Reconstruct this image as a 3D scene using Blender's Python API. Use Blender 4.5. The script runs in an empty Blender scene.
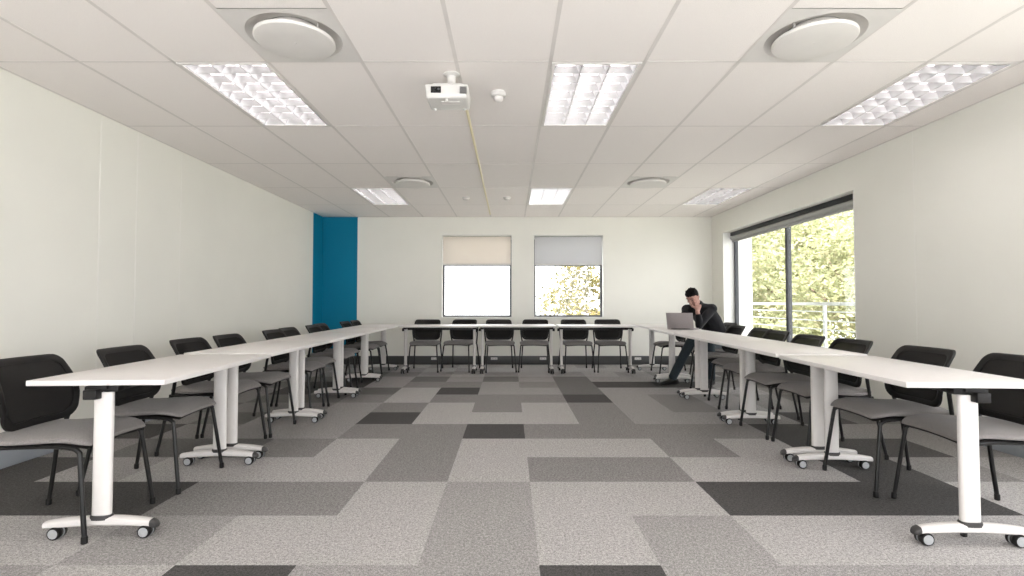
import bpy, bmesh, math, random
from mathutils import Vector, Matrix, Euler
R = math.radians
PI = math.pi
random.seed(7)
scene = bpy.context.scene
col = scene.collection

# ------------------------------------------------------------------ helpers
def new_mat(name, color, rough=0.6, metal=0.0, spec=0.4, noise=None, bump=None, trans=0.0):
    m = bpy.data.materials.new(name); m.use_nodes = True
    nt = m.node_tree; b = nt.nodes['Principled BSDF']
    c = (*color, 1.0)
    b.inputs['Base Color'].default_value = c
    b.inputs['Roughness'].default_value = rough
    b.inputs['Metallic'].default_value = metal
    b.inputs['Specular IOR Level'].default_value = spec
    tc = nt.nodes.new('ShaderNodeTexCoord')
    if noise:                      # (scale, amount): small colour variation of the surface itself
        sc, am = noise
        n = nt.nodes.new('ShaderNodeTexNoise'); n.inputs['Scale'].default_value = sc
        n.inputs['Detail'].default_value = 3.0
        nt.links.new(tc.outputs['Object'], n.inputs['Vector'])
        r = nt.nodes.new('ShaderNodeValToRGB')
        r.color_ramp.elements[0].position = 0.36; r.color_ramp.elements[1].position = 0.64
        r.color_ramp.elements[0].color = (*[max(0, x * (1 - am)) for x in color], 1)
        r.color_ramp.elements[1].color = (*[min(1, x * (1 + am)) for x in color], 1)
        nt.links.new(n.outputs['Fac'], r.inputs['Fac'])
        nt.links.new(r.outputs['Color'], b.inputs['Base Color'])
    if bump:
        sc, st, di = bump
        n2 = nt.nodes.new('ShaderNodeTexNoise'); n2.inputs['Scale'].default_value = sc
        nt.links.new(tc.outputs['Object'], n2.inputs['Vector'])
        bp = nt.nodes.new('ShaderNodeBump'); bp.inputs['Strength'].default_value = st
        bp.inputs['Distance'].default_value = di
        nt.links.new(n2.outputs['Fac'], bp.inputs['Height'])
        nt.links.new(bp.outputs['Normal'], b.inputs['Normal'])
    return m

def srgb(r, g, b):
    f = lambda v: (v / 255 / 12.92) if v / 255 <= 0.04045 else ((v / 255 + 0.055) / 1.055) ** 2.4
    return (f(r), f(g), f(b))

def merge(bm, tb):
    me = bpy.data.meshes.new('tmp'); tb.to_mesh(me); tb.free()
    bm.from_mesh(me); bpy.data.meshes.remove(me)

def add_box(bm, c, s, bev=0.0, rot=None, seg=2, mi=0):
    tb = bmesh.new(); bmesh.ops.create_cube(tb, size=1.0)
    bmesh.ops.scale(tb, vec=s, verts=tb.verts)
    if bev > 0:
        bmesh.ops.bevel(tb, geom=tb.edges[:], offset=bev, segments=seg, profile=0.5, affect='EDGES')
    if rot: bmesh.ops.rotate(tb, cent=(0, 0, 0), matrix=Euler(rot).to_matrix(), verts=tb.verts)
    bmesh.ops.translate(tb, vec=c, verts=tb.verts)
    for f in tb.faces: f.material_index = mi
    merge(bm, tb)

def box2(bm, a, b, bev=0.0, mi=0):
    c = [(a[i] + b[i]) / 2 for i in range(3)]; s = [abs(b[i] - a[i]) for i in range(3)]
    add_box(bm, c, s, bev, mi=mi)

def smooth_path(pts, n=4):
    """Catmull-Rom through the points."""
    P = [Vector(p) for p in pts]; out = []
    for i in range(len(P) - 1):
        p0 = P[i - 1] if i > 0 else P[i] * 2 - P[i + 1]
        p1, p2 = P[i], P[i + 1]
        p3 = P[i + 2] if i + 2 < len(P) else P[i + 1] * 2 - P[i]
        for k in range(n):
            t = k / n
            out.append(0.5 * ((2 * p1) + (p2 - p0) * t + (2 * p0 - 5 * p1 + 4 * p2 - p3) * t * t + (3 * p1 - p0 - 3 * p2 + p3) * t ** 3))
    out.append(P[-1]); return out

def add_tube(bm, pts, r, n=10, caps=True):
    pts = [Vector(p) for p in pts]
    rs = r if isinstance(r, (list, tuple)) else [r] * len(pts)
    rings = []
    up = None
    for i, p in enumerate(pts):
        if i == 0: d = pts[1] - p
        elif i == len(pts) - 1: d = p - pts[i - 1]
        else: d = (pts[i + 1] - p).normalized() + (p - pts[i - 1]).normalized()
        d.normalize()
        if up is None:
            up = Vector((0, 0, 1)) if abs(d.z) < 0.9 else Vector((1, 0, 0))
        u = d.cross(up).normalized(); v = u.cross(d).normalized(); up = v
        rings.append([bm.verts.new(p + (u * math.cos(2 * PI * k / n) + v * math.sin(2 * PI * k / n)) * rs[i]) for k in range(n)])
    for a, b in zip(rings, rings[1:]):
        for k in range(n):
            bm.faces.new((a[k], a[(k + 1) % n], b[(k + 1) % n], b[k]))
    if caps:
        bm.faces.new(rings[0][::-1]); bm.faces.new(rings[-1])

def add_rings(bm, rings, closed=True, caps=True):
    R_ = [[bm.verts.new(p) for p in ring] for ring in rings]
    n = len(R_[0])
    for a, b in zip(R_, R_[1:]):
        for k in range(n if closed else n - 1):
            bm.faces.new((a[k], a[(k + 1) % n], b[(k + 1) % n], b[k]))
    if caps:
        bm.faces.new(R_[0][::-1]); bm.faces.new(R_[-1])

def add_lathe(bm, prof, c=(0, 0, 0), n=32, axis='Z', caps=True):
    rings = []
    for r, h in prof:
        ring = []
        for k in range(n):
            a = 2 * PI * k / n; x, y = r * math.cos(a), r * math.sin(a)
            if axis == 'Z': p = (x, y, h)
            elif axis == 'Y': p = (x, h, y)
            else: p = (h, x, y)
            ring.append((p[0] + c[0], p[1] + c[1], p[2] + c[2]))
        rings.append(ring)
    add_rings(bm, rings, True, caps)

def add_oval(bm, c, a, b, z0, z1, n=20, taper=1.0, p=2.6):
    rings = []
    for z, s in ((z0, 1.0), (z1, taper)):
        ring = []
        for k in range(n):
            t = 2 * PI * k / n; ct, st = math.cos(t), math.sin(t)
            ring.append((c[0] + s * a * math.copysign(abs(ct) ** (2 / p), ct), c[1] + s * b * math.copysign(abs(st) ** (2 / p), st), z))
        rings.append(ring)
    add_rings(bm, rings)

def build(name, bm, mat, parent=None, sharp=0.7, smooth=True, local=False):
    bmesh.ops.recalc_face_normals(bm, faces=bm.faces[:])
    if smooth:
        for f in bm.faces: f.smooth = True
        for e in bm.edges:
            if len(e.link_faces) == 2 and e.calc_face_angle(0) > sharp: e.smooth = False
    me = bpy.data.meshes.new(name); bm.to_mesh(me); bm.free()
    mats = mat if isinstance(mat, (list, tuple)) else [mat]
    for m in mats: me.materials.append(m)
    o = bpy.data.objects.new(name, me); col.objects.link(o)
    if parent is not None: o.parent = parent
    return o

def tag(o, label=None, cat=None, group=None, kind=None):
    if label: o['label'] = label
    if cat: o['category'] = cat
    if group: o['group'] = group
    if kind: o['kind'] = kind
    return o

def thing(name, label, cat, loc=(0, 0, 0), rotz=0.0, group=None):
    o = bpy.data.objects.new(name, None); col.objects.link(o)
    o.empty_display_size = 0.1
    o.location = loc; o.rotation_euler = (0, 0, rotz)
    return tag(o, label, cat, group)

def struct(name, bm, mat, parent=None, **k):
    o = build(name, bm, mat, parent, **k)
    if parent is None: o['kind'] = 'structure'
    return o

def copy_tree(o, parent=None):
    c = o.copy(); col.objects.link(c)
    if parent is not None: c.parent = parent
    for ch in list(o.children): copy_tree(ch, c)
    return c

def child(o, stem):
    return [c for c in o.children if c.name.split('.')[0] == stem][0]

def place(proto, used, loc, rotz, label, group):
    o = proto if not used else copy_tree(proto)
    o.location = loc; o.rotation_euler = (0, 0, rotz); o['label'] = label; o['group'] = group
    return o

# ------------------------------------------------------------------ sizes
HC = 2.6157                    # ceiling
XL, XR = -3.33, 3.59           # side walls
YN, YB = -1.75, 9.2            # near wall (behind the camera) and far wall
GX, GY = -2.7428, 3.2579       # ceiling grid origin, 0.6 x 1.2 tiles
FX, FY = -0.380, 2.1702        # carpet grid origin, 0.5 tiles

# ------------------------------------------------------------------ materials
M = {}
M['wall'] = new_mat('wall_paint', (0.82, 0.81, 0.75), 0.75, spec=0.2, noise=(1.3, 0.015), bump=(180, 0.05, 0.002))
M['reveal'] = new_mat('reveal_paint', (0.80, 0.80, 0.77), 0.6, noise=(2.0, 0.01))
M['strip'] = new_mat('joint_strip_paint', (0.84, 0.83, 0.775), 0.7, noise=(2, 0.01))
M['blue'] = new_mat('teal_paint', srgb(0, 122, 156), 0.6, spec=0.2, noise=(1.5, 0.03), bump=(180, 0.05, 0.002))
M['skirt'] = new_mat('dark_skirting', (0.055, 0.056, 0.055), 0.42, noise=(4, 0.05))
M['skirt_grey'] = new_mat('blue_grey_skirting', (0.29, 0.31, 0.335), 0.4, noise=(4, 0.05))
M['ceil'] = new_mat('ceiling_tile', (0.90, 0.855, 0.83), 0.85, spec=0.15, noise=(260, 0.05), bump=(320, 0.25, 0.002))
M['tbar'] = new_mat('ceiling_grid_metal', (0.72, 0.68, 0.655), 0.5, noise=(8, 0.02))
M['white_metal'] = new_mat('white_powder_coat', (0.72, 0.69, 0.67), 0.35, noise=(30, 0.01))
M['laminate'] = new_mat('white_laminate', (0.70, 0.67, 0.655), 0.42, spec=0.4, noise=(25, 0.012))
M['black_plastic'] = new_mat('black_plastic', (0.010, 0.009, 0.009), 0.5, spec=0.25, noise=(60, 0.1))
M['black_metal'] = new_mat('black_tube_metal', (0.009, 0.0085, 0.0085), 0.35, noise=(40, 0.1))
M['dark_grey'] = new_mat('dark_grey_plastic', (0.05, 0.047, 0.046), 0.5, noise=(60, 0.08))
M['wheel'] = new_mat('grey_caster_disc', (0.38, 0.39, 0.40), 0.35, noise=(60, 0.05))
M['white_plastic'] = new_mat('white_plastic', (0.66, 0.645, 0.625), 0.4, noise=(40, 0.01))
M['grey_alu'] = new_mat('grey_window_aluminium', (0.10, 0.102, 0.11), 0.6, spec=0.2, noise=(30, 0.04))
M['black_track'] = new_mat('black_track', (0.03, 0.033, 0.038), 0.5, noise=(30, 0.08))
M['louvre'] = new_mat('louvre_aluminium', (0.62, 0.61, 0.615), 0.25, metal=0.6, noise=(20, 0.02))
M['housing'] = new_mat('lamp_housing_white', (0.86, 0.85, 0.84), 0.4, noise=(20, 0.01))
M['diffuser'] = new_mat('air_diffuser_paint', (0.74, 0.715, 0.69), 0.5, noise=(10, 0.01))
M['blind_grey'] = new_mat('grey_blind_fabric', (0.42, 0.42, 0.41), 0.9, noise=(200, 0.06))
M['cream'] = new_mat('cream_glint_strip', (0.80, 0.72, 0.50), 0.5, noise=(30, 0.02))  # warm glint on the T-bar, put into a cream colour
M['bounce_white'] = new_mat('bounce_slab_white', (0.75, 0.76, 0.76), 0.7, noise=(3, 0.03))  # white of the added slab that throws light indoors
M['pillar'] = new_mat('pillar_paint', (0.66, 0.67, 0.66), 0.7, noise=(3, 0.03))
M['rail'] = new_mat('railing_paint', (0.62, 0.64, 0.65), 0.5, noise=(20, 0.02))
M['concrete'] = new_mat('balcony_concrete', (0.45, 0.44, 0.42), 0.85, noise=(6, 0.12))
M['yard'] = new_mat('ground_pale_yard', (0.36, 0.36, 0.31), 0.95, noise=(1.2, 0.2))  # pale yard rather than grass, lightened to bounce light up to the ceiling
M['bark'] = new_mat('tree_bark', (0.16, 0.12, 0.08), 0.9, noise=(12, 0.3), bump=(25, 0.6, 0.02))

def fabric(name, color, scale=420, am=0.28):
    m = new_mat(name, color, 0.95, spec=0.1, noise=(scale, am), bump=(scale, 0.35, 0.002))
    m.node_tree.nodes['Principled BSDF'].inputs['Sheen Weight'].default_value = 0.15
    return m
M['seat'] = fabric('grey_seat_fabric', (0.225, 0.208, 0.202))

def carpet(name, v, am=0.62):
    color = (v * 1.03, v * 0.985, v * 0.965)
    m = bpy.data.materials.new(name); m.use_nodes = True
    nt = m.node_tree; b = nt.nodes['Principled BSDF']
    b.inputs['Roughness'].default_value = 0.95; b.inputs['Specular IOR Level'].default_value = 0.12
    tc = nt.nodes.new('ShaderNodeTexCoord')
    n1 = nt.nodes.new('ShaderNodeTexNoise'); n1.inputs['Scale'].default_value = 80; n1.inputs['Detail'].default_value = 4; n1.inputs['Roughness'].default_value = 0.75
    n2 = nt.nodes.new('ShaderNodeTexVoronoi'); n2.inputs['Scale'].default_value = 260
    mx = nt.nodes.new('ShaderNodeMix'); mx.data_type = 'FLOAT'; mx.inputs[0].default_value = 0.35
    r = nt.nodes.new('ShaderNodeValToRGB')
    r.color_ramp.elements[0].position = 0.30; r.color_ramp.elements[1].position = 0.66
    r.color_ramp.elements[0].color = (*[x * (1 - am) for x in color], 1)
    r.color_ramp.elements[1].color = (*[min(1, x * (1 + am)) for x in color], 1)
    bp = nt.nodes.new('ShaderNodeBump'); bp.inputs['Strength'].default_value = 0.4; bp.inputs['Distance'].default_value = 0.004
    L = nt.links.new
    L(tc.outputs['Object'], n1.inputs['Vector']); L(tc.outputs['Object'], n2.inputs['Vector'])
    L(n1.outputs['Fac'], mx.inputs[2]); L(n2.outputs['Distance'], mx.inputs[3])
    L(mx.outputs[0], r.inputs['Fac']); L(r.outputs['Color'], b.inputs['Base Color'])
    L(mx.outputs[0], bp.inputs['Height']); L(bp.outputs['Normal'], b.inputs['Normal'])
    return m
CARPET = {'L': carpet('carpet_pale_grey', 0.35), 'M': carpet('carpet_light_grey', 0.275), 'm': carpet('carpet_mid_grey', 0.208),
          'd': carpet('carpet_dark_grey', 0.14), 'k': carpet('carpet_charcoal', 0.068)}

def mesh_fabric():
    m = new_mat('black_net_fabric', (0.012, 0.011, 0.011), 0.85, spec=0.08, noise=(300, 0.2))
    nt = m.node_tree; out = nt.nodes['Material Output']; b = nt.nodes['Principled BSDF']
    tr = nt.nodes.new('ShaderNodeBsdfTransparent'); mx = nt.nodes.new('ShaderNodeMixShader'); mx.inputs[0].default_value = 0.025
    nt.links.new(b.outputs[0], mx.inputs[1]); nt.links.new(tr.outputs[0], mx.inputs[2]); nt.links.new(mx.outputs[0], out.inputs['Surface'])
    return m
M['net'] = mesh_fabric()

def glass():
    m = bpy.data.materials.new('window_glass'); m.use_nodes = True
    nt = m.node_tree; nt.nodes.remove(nt.nodes['Principled BSDF']); out = nt.nodes['Material Output']
    tr = nt.nodes.new('ShaderNodeBsdfTransparent'); tr.inputs[0].default_value = (0.96, 0.98, 0.97, 1)
    gl = nt.nodes.new('ShaderNodeBsdfGlossy'); gl.inputs['Roughness'].default_value = 0.02
    lw = nt.nodes.new('ShaderNodeLayerWeight'); lw.inputs['Blend'].default_value = 0.5
    pw = nt.nodes.new('ShaderNodeMath'); pw.operation = 'POWER'; pw.inputs[1].default_value = 5.0
    fr = nt.nodes.new('ShaderNodeMath'); fr.operation = 'MULTIPLY_ADD'; fr.inputs[1].default_value = 0.5; fr.inputs[2].default_value = 0.03
    nt.links.new(lw.outputs['Facing'], pw.inputs[0]); nt.links.new(pw.outputs[0], fr.inputs[0])
    mx = nt.nodes.new('ShaderNodeMixShader')
    nt.links.new(fr.outputs[0], mx.inputs[0]); nt.links.new(tr.outputs[0], mx.inputs[1]); nt.links.new(gl.outputs[0], mx.inputs[2])
    nt.links.new(mx.outputs[0], out.inputs['Surface'])
    return m
M['glass'] = glass()

def translucent(name, color, fac):
    m = new_mat(name, color, 0.9, spec=0.1, noise=(300, 0.02))
    nt = m.node_tree; out = nt.nodes['Material Output']; b = nt.nodes['Principled BSDF']
    tr = nt.nodes.new('ShaderNodeBsdfTranslucent'); tr.inputs[0].default_value = (*color, 1)
    mx = nt.nodes.new('ShaderNodeMixShader'); mx.inputs[0].default_value = fac
    nt.links.new(b.outputs[0], mx.inputs[1]); nt.links.new(tr.outputs[0], mx.inputs[2]); nt.links.new(mx.outputs[0], out.inputs['Surface'])
    return m
M['blind_cream'] = translucent('cream_blind_fabric', (0.80, 0.755, 0.70), 0.35)
M['blind_pale'] = translucent('pale_grey_blind_fabric', (0.66, 0.66, 0.67), 0.35)
def leafm(name, color):
    return translucent(name, color, 0.45)
M['leaf1'] = leafm('leaf_yellow_green', (0.31, 0.315, 0.17))
M['leaf2'] = leafm('leaf_green', (0.28, 0.30, 0.16))
M['leaf3'] = leafm('leaf_pale', (0.42, 0.39, 0.25))

LM2 = [leafm('leaf_olive', (0.16, 0.14, 0.05)), leafm('leaf_dark_olive', (0.10, 0.095, 0.035)), leafm('leaf_ochre', (0.24, 0.20, 0.08))]  # darker leaf set: backlit shade put into the leaf colour
def emit(name, color, s):
    m = bpy.data.materials.new(name); m.use_nodes = True
    nt = m.node_tree; nt.nodes.remove(nt.nodes['Principled BSDF'])
    e = nt.nodes.new('ShaderNodeEmission'); e.inputs[0].default_value = (*color, 1); e.inputs[1].default_value = s
    nt.links.new(e.outputs[0], nt.nodes['Material Output'].inputs['Surface'])
    return m
TUBE_STRENGTH = 5.2
M['tube'] = emit('fluorescent_tube', (1.0, 0.955, 0.955), TUBE_STRENGTH)

# ------------------------------------------------------------------ room shell
# carpet: rows from the nearest visible row (-1) outward, columns -7..7
ROWS = {   #     cols: -7  -6  -5  -4  -3  -2  -1   0   1   2   3   4   5   6   7
 -1: 'kMLMLkMMkMMMMLM',
  0: 'LMLLMLLMLMLLLLM',
  1: 'kkkkmmLMLLkkkLM',
  2: 'mkMLLLmLmmLLkmM',
  3: 'kmddmLmLLLmLkkm',
  4: 'mkmMMmmkmmmmkmm',
  5: 'dmdMMkLLLmMMmkd',
  6: 'mdmmMmLmLmMmMmm',
  7: 'mmddmLmmmkMmMmd',
  8: 'dmkmdLkMMdMMmMm',
  9: 'mdkkMmmMmdkkkmd',
 10: 'dmdkMdMdMdMMmdm',
 11: 'mMmdmMLMLMLMmMd',  # from this row on, window glare is put into paler tiles
 12: 'MmMmMLMLLLLLMmM',
 13: 'dMmMLMLLLLMLmMM',
 14: 'mdMmMMLMMLMMMdm'}
order = ['L', 'M', 'm', 'd', 'k']
bm = bmesh.new()
rr = random.Random(3)
ylo = FY - 0.5 * 8
for j in range(-8, 15):
    y0 = FY + 0.5 * j; y1 = min(y0 + 0.5, YB + 0.0)
    y0 = max(y0, YN)
    if y1 <= y0: continue
    for i in range(-7, 9):
        x0 = max(FX + 0.5 * i, XL); x1 = min(FX + 0.5 * (i + 1), XR)
        if x1 <= x0: continue
        ch = ROWS[j][i + 7] if j in ROWS and 0 <= i + 7 < 15 else rr.choice('LLMMMmmdk')
        f = bm.faces.new([bm.verts.new(p) for p in ((x0, y0, 0), (x1, y0, 0), (x1, y1, 0), (x0, y1, 0))])
        f.material_index = order.index(ch)
bmesh.ops.remove_doubles(bm, verts=bm.verts[:], dist=1e-4)
floor = struct('floor', bm, [CARPET[k] for k in order], smooth=False)

# lamp positions (grid cell column, first row of the cell)
LAMPS = [(1, 0), (5, 0), (9, 0), (1, 3), (5, 3), (9, 3), (1, -3), (5, -3), (9, -3)]
DIFF = [(2, 0), (7, 0), (2, 3), (7, 3)]       # half-tile in front of row line j
holes = []
for i, j in LAMPS: holes.append((GX + .6 * i, GX + .6 * (i + 1), GY + 1.2 * j, GY + 1.2 * (j + 1)))
for i, j in DIFF: holes.append((GX + .6 * i, GX + .6 * (i + 1), GY + 1.2 * j - 0.6, GY + 1.2 * j))
xs = sorted({XL, XR, *[round(GX + .6 * i, 5) for i in range(0, 11)]})
ys = sorted({YN, YB, *[round(GY + .6 * j, 5) for j in range(-8, 10) if YN < GY + .6 * j < YB]})
bm = bmesh.new()
for xa, xb in zip(xs, xs[1:]):
    for ya, yb in zip(ys, ys[1:]):
        cx, cy = (xa + xb) / 2, (ya + yb) / 2
        if any(h[0] < cx < h[1] and h[2] < cy < h[3] for h in holes): continue
        bm.faces.new([bm.verts.new(p) for p in ((xa, ya, HC), (xa, yb, HC), (xb, yb, HC), (xb, ya, HC))])
bmesh.ops.remove_doubles(bm, verts=bm.verts[:], dist=1e-4)
ceil = struct('ceiling', bm, M['ceil'], smooth=False)
# structural slab above (closes the plenum)
bm = bmesh.new(); box2(bm, (XL - .25, YN - .25, HC + .32), (XR + .25, YB + .25, HC + .5)); struct('ceiling_slab', bm, M['concrete'], smooth=False)
# T-bar grid
bm = bmesh.new(); tw = 0.012; tz = 0.0012
def solid_bar(xa, xb, ya, yb): box2(bm, (xa, ya, HC - tz), (xb, yb, HC + 0.02), 0)
for i in range(0, 11):
    x = GX + .6 * i; solid_bar(x - tw, x + tw, YN, YB)
for j in range(-4, 6):
    y = GY + 1.2 * j
    if YN < y < YB: solid_bar(XL, XR, y - .007, y + .007)
solid_bar(XL, XL + .02, YN, YB); solid_bar(XR - .02, XR, YN, YB); solid_bar(XL, XR, YB - .02, YB)
struct('trim_1', bm, M['tbar'], smooth=False)

# walls
W1 = (-1.213, 0.031, 0.823, 2.29); W2 = (0.424, 1.657, 0.823, 2.29)      # far windows: x0 x1 z0 z1
W3 = (5.39, 8.715, 0.42, 2.265)                                          # side window: y0 y1 z0 z1
TH = 0.24
bm = bmesh.new()
zt = HC + .32
blue_x = -2.713; blue_y = 8.745
def wb(x0, x1, z0, z1, mi=0): box2(bm, (x0, YB, z0), (x1, YB + TH, z1), 0, mi)
wb(XL - TH, blue_x, 0, zt, 1)
wb(blue_x, W1[0], 0, zt); wb(W1[1], W2[0], 0, zt); wb(W2[1], XR + TH, 0, zt)
for w in (W1, W2):
    wb(w[0], w[1], 0, w[2]); wb(w[0], w[1], w[3], zt)
struct('wall_back', bm, [M['wall'], M['blue']], smooth=False)
bm = bmesh.new()
box2(bm, (XL - TH, YN - TH, 0), (XL, blue_y, zt)); box2(bm, (XL - TH, blue_y, 0), (XL, YB, zt), 0, 1)
struct('wall_left', bm, [M['wall'], M['blue']], smooth=False)
W5_ADDED = (-1.3, 2.95, 0.42, 2.265)  # opening of an added window out of view, lets in side light
bm = bmesh.new()
box2(bm, (XR, YN - TH, 0), (XR + TH, W5_ADDED[0], zt)); box2(bm, (XR, W5_ADDED[0], 0), (XR + TH, W5_ADDED[1], W5_ADDED[2])); box2(bm, (XR, W5_ADDED[0], W5_ADDED[3]), (XR + TH, W5_ADDED[1], zt))
box2(bm, (XR, W5_ADDED[1], 0), (XR + TH, W3[0], zt)); box2(bm, (XR, W3[1], 0), (XR + TH, YB, zt))
box2(bm, (XR, W3[0], 0), (XR + TH, W3[1], W3[2])); box2(bm, (XR, W3[0], W3[3]), (XR + TH, W3[1], zt))
struct('wall_right', bm, M['wall'], smooth=False)
W4_ADDED = (-3.0, 3.25, 0.12, 2.5)             # unseen glazed front, added behind the camera to light the room
bm = bmesh.new()
box2(bm, (XL, YN - TH, 0), (W4_ADDED[0], YN, zt)); box2(bm, (W4_ADDED[1], YN - TH, 0), (XR, YN, zt))
box2(bm, (W4_ADDED[0], YN - TH, 0), (W4_ADDED[1], YN, W4_ADDED[2])); box2(bm, (W4_ADDED[0], YN - TH, W4_ADDED[3]), (W4_ADDED[1], YN, zt)); struct('wall_near', bm, M['wall'], smooth=False)
# white lining of the window reveals
bm = bmesh.new(); t = .006
for w in (W1, W2):
    box2(bm, (w[0], YB - .004, w[2]), (w[0] + t, YB + TH, w[3])); box2(bm, (w[1] - t, YB - .004, w[2]), (w[1], YB + TH, w[3]))
    box2(bm, (w[0] + t, YB - .012, w[2]), (w[1] - t, YB + TH, w[2] + t * 2)); box2(bm, (w[0] + t, YB - .004, w[3] - t), (w[1] - t, YB + TH, w[3]))
struct('trim_2', bm, M['reveal'], smooth=False)
bm = bmesh.new()
box2(bm, (XR - .004, W3[1] - t, W3[2]), (XR + TH, W3[1], W3[3])); box2(bm, (XR - .004, W3[0], W3[2]), (XR + TH, W3[0] + t, W3[3]))
box2(bm, (XR - .012, W3[0] + t, W3[2]), (XR + TH, W3[1] - t, W3[2] + t * 2))
struct('trim_3', bm, M['reveal'], smooth=False)
# skirting
SK = 0.15
bm = bmesh.new(); box2(bm, (XL, YN, 0), (XL + .02, YB, .125), .003); struct('baseboard_left', bm, M['skirt_grey'])
bm = bmesh.new(); box2(bm, (XR - .02, YN, 0), (XR, YB, .125), .003); struct('baseboard_right', bm, M['skirt_grey'])
bm = bmesh.new(); box2(bm, (XL + .02, YB - .035, 0), (XR - .02, YB, SK), .004); struct('baseboard_back', bm, M['skirt'])
# slim cover strips on the panel joints of the side walls
bm = bmesh.new()
for y in (4.19, 4.605, 5.221): box2(bm, (XL, y - .007, .125), (XL + .0018, y + .007, HC - .004))
struct('trim_4', bm, M['strip'])
bm = bmesh.new()
for y in (4.586,): box2(bm, (XR - .0018, y - .006, .125), (XR, y + .006, HC - .004))
struct('trim_5', bm, M['strip'])

# ------------------------------------------------------------------ windows
def far_window(n, w, blind_mat, cat_label, blind_label):
    x0, x1, z0, z1 = w; fy = YB + .115; fw = .032
    zt_ = 1.765
    bm = bmesh.new()
    x0 += t; x1 -= t; z0 += t * 2; z1 -= t
    box2(bm, (x0, fy, z0), (x0 + fw, fy + .05, z1), .004); box2(bm, (x1 - fw, fy, z0), (x1, fy + .05, z1), .004)
    box2(bm, (x0 + fw, fy, z0), (x1 - fw, fy + .05, z0 + fw), .004); box2(bm, (x0 + fw, fy, z1 - fw), (x1 - fw, fy + .05, z1), .004)
    box2(bm, (x0 + fw, fy, zt_ - .016), (x1 - fw, fy + .05, zt_ + .016), .004)
    win = struct('window_%d' % n, bm, M['grey_alu'])
    for a, b in ((z0 + fw, zt_ - .016), (zt_ + .016, z1 - fw)):
        bm = bmesh.new(); box2(bm, (x0 + fw, fy + .022, a), (x1 - fw, fy + .028, b)); build('pane', bm, M['glass'], win, smooth=False)
    # roller blind hung inside the reveal, covering the upper light
    c = ((x0 + x1) / 2, YB + .06, z1)
    b = thing('roller_blind', blind_label, 'blind', c, 0, 'roller blinds in the far windows')
    hw = (x1 - x0) / 2 - .012
    bm = bmesh.new(); add_tube(bm, [(-hw, 0, -.035), (hw, 0, -.035)], .022, 14); build('roller_tube', bm, blind_mat, b)
    drop = z1 - zt_ - .004
    bm = bmesh.new()
    rows = []
    for k in range(9):
        z = -.04 - (drop - .05) * k / 8
        y = -.022 + .006 * math.sin(k * .9)
        rows.append((y, z))
    add_rings(bm, [[(-hw, y, z), (hw, y, z), (hw, y + .0015, z), (-hw, y + .0015, z)] for y, z in rows])
    build('blind_fabric', bm, blind_mat, b)
    bm = bmesh.new(); box2(bm, (-hw, -.03, -drop - .012), (hw, -.012, -drop + .016), .005); build('bottom_bar', bm, M['white_plastic'], b)
    for s in (-1, 1):
        bm = bmesh.new(); box2(bm, (s * (hw + .002), -.03, -.065), (s * (hw + .010), .03, -.001), .002); build('bracket', bm, M['white_plastic'], b)
far_window(1, W1, M['blind_cream'], '', 'cream roller blind half drawn in far window nearer the teal corner')
far_window(2, W2, M['blind_pale'], '', 'pale grey roller blind half drawn in far window nearer the seated man')

# side window
y0, y1, z0, z1 = W3; y0 += t; y1 -= t; z0 += t * 2
fx = 3.765; fw = .045; ym = 7.06
bm = bmesh.new()
box2(bm, (fx, y0, z0), (fx + .06, y0 + fw, z1), .004); box2(bm, (fx, y1 - fw, z0), (fx + .06, y1, z1), .004)
box2(bm, (fx, y0 + fw, z0), (fx + .06, y1 - fw, z0 + fw), .004); box2(bm, (fx, y0 + fw, z1 - fw), (fx + .06, y1 - fw, z1), .004)
box2(bm, (fx, ym - .028, z0 + fw), (fx + .06, ym + .028, z1 - fw), .004)
win = struct('window_3', bm, M['grey_alu'])
for a, b in ((y0 + fw, ym - .028), (ym + .028, y1 - fw)):
    bm = bmesh.new(); box2(bm, (fx + .028, a, z0 + fw), (fx + .034, b, z1 - fw)); build('pane', bm, M['glass'], win, smooth=False)
b = thing('roller_blind', 'rolled up grey blind on dark track above the wide side window', 'blind', (3.735, (y0 + y1) / 2, z1))
hl = (y1 - y0) / 2 - .01
bm = bmesh.new(); box2(bm, (-.03, -hl, -.058), (.022, hl, 0), .004); build('track', bm, M['black_track'], b)
bm = bmesh.new(); add_tube(bm, [(-.002, -hl + .02, -.095), (-.002, hl - .02, -.095)], .036, 16); build('fabric_roll', bm, M['blind_grey'], b)
bm = bmesh.new(); box2(bm, (-.010, -hl + .02, -.165), (.004, hl - .02, -.135), .004)
box2(bm, (-.004, -hl + .02, -.14), (-.002, hl - .02, -.10)); build('bottom_bar', bm, M['blind_grey'], b)

# unseen side window, added towards the camera to brighten the blank wall
y0, y1, z0, z1 = W5_ADDED; fw = .045; ym = (y0 + y1) / 2
bm = bmesh.new()
box2(bm, (fx, y0, z0), (fx + .06, y0 + fw, z1), .004); box2(bm, (fx, y1 - fw, z0), (fx + .06, y1, z1), .004)
box2(bm, (fx, y0 + fw, z0), (fx + .06, y1 - fw, z0 + fw), .004); box2(bm, (fx, y0 + fw, z1 - fw), (fx + .06, y1 - fw, z1), .004)
box2(bm, (fx, ym - .028, z0 + fw), (fx + .06, ym + .028, z1 - fw), .004)
win = struct('window_5', bm, M['grey_alu'])  # added side window out of view, brightens the blank wall
for a, b in ((y0 + fw, ym - .028), (ym + .028, y1 - fw)):
    bm = bmesh.new(); box2(bm, (fx + .028, a, z0 + fw), (fx + .034, b, z1 - fw)); build('pane', bm, M['glass'], win, smooth=False)
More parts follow.
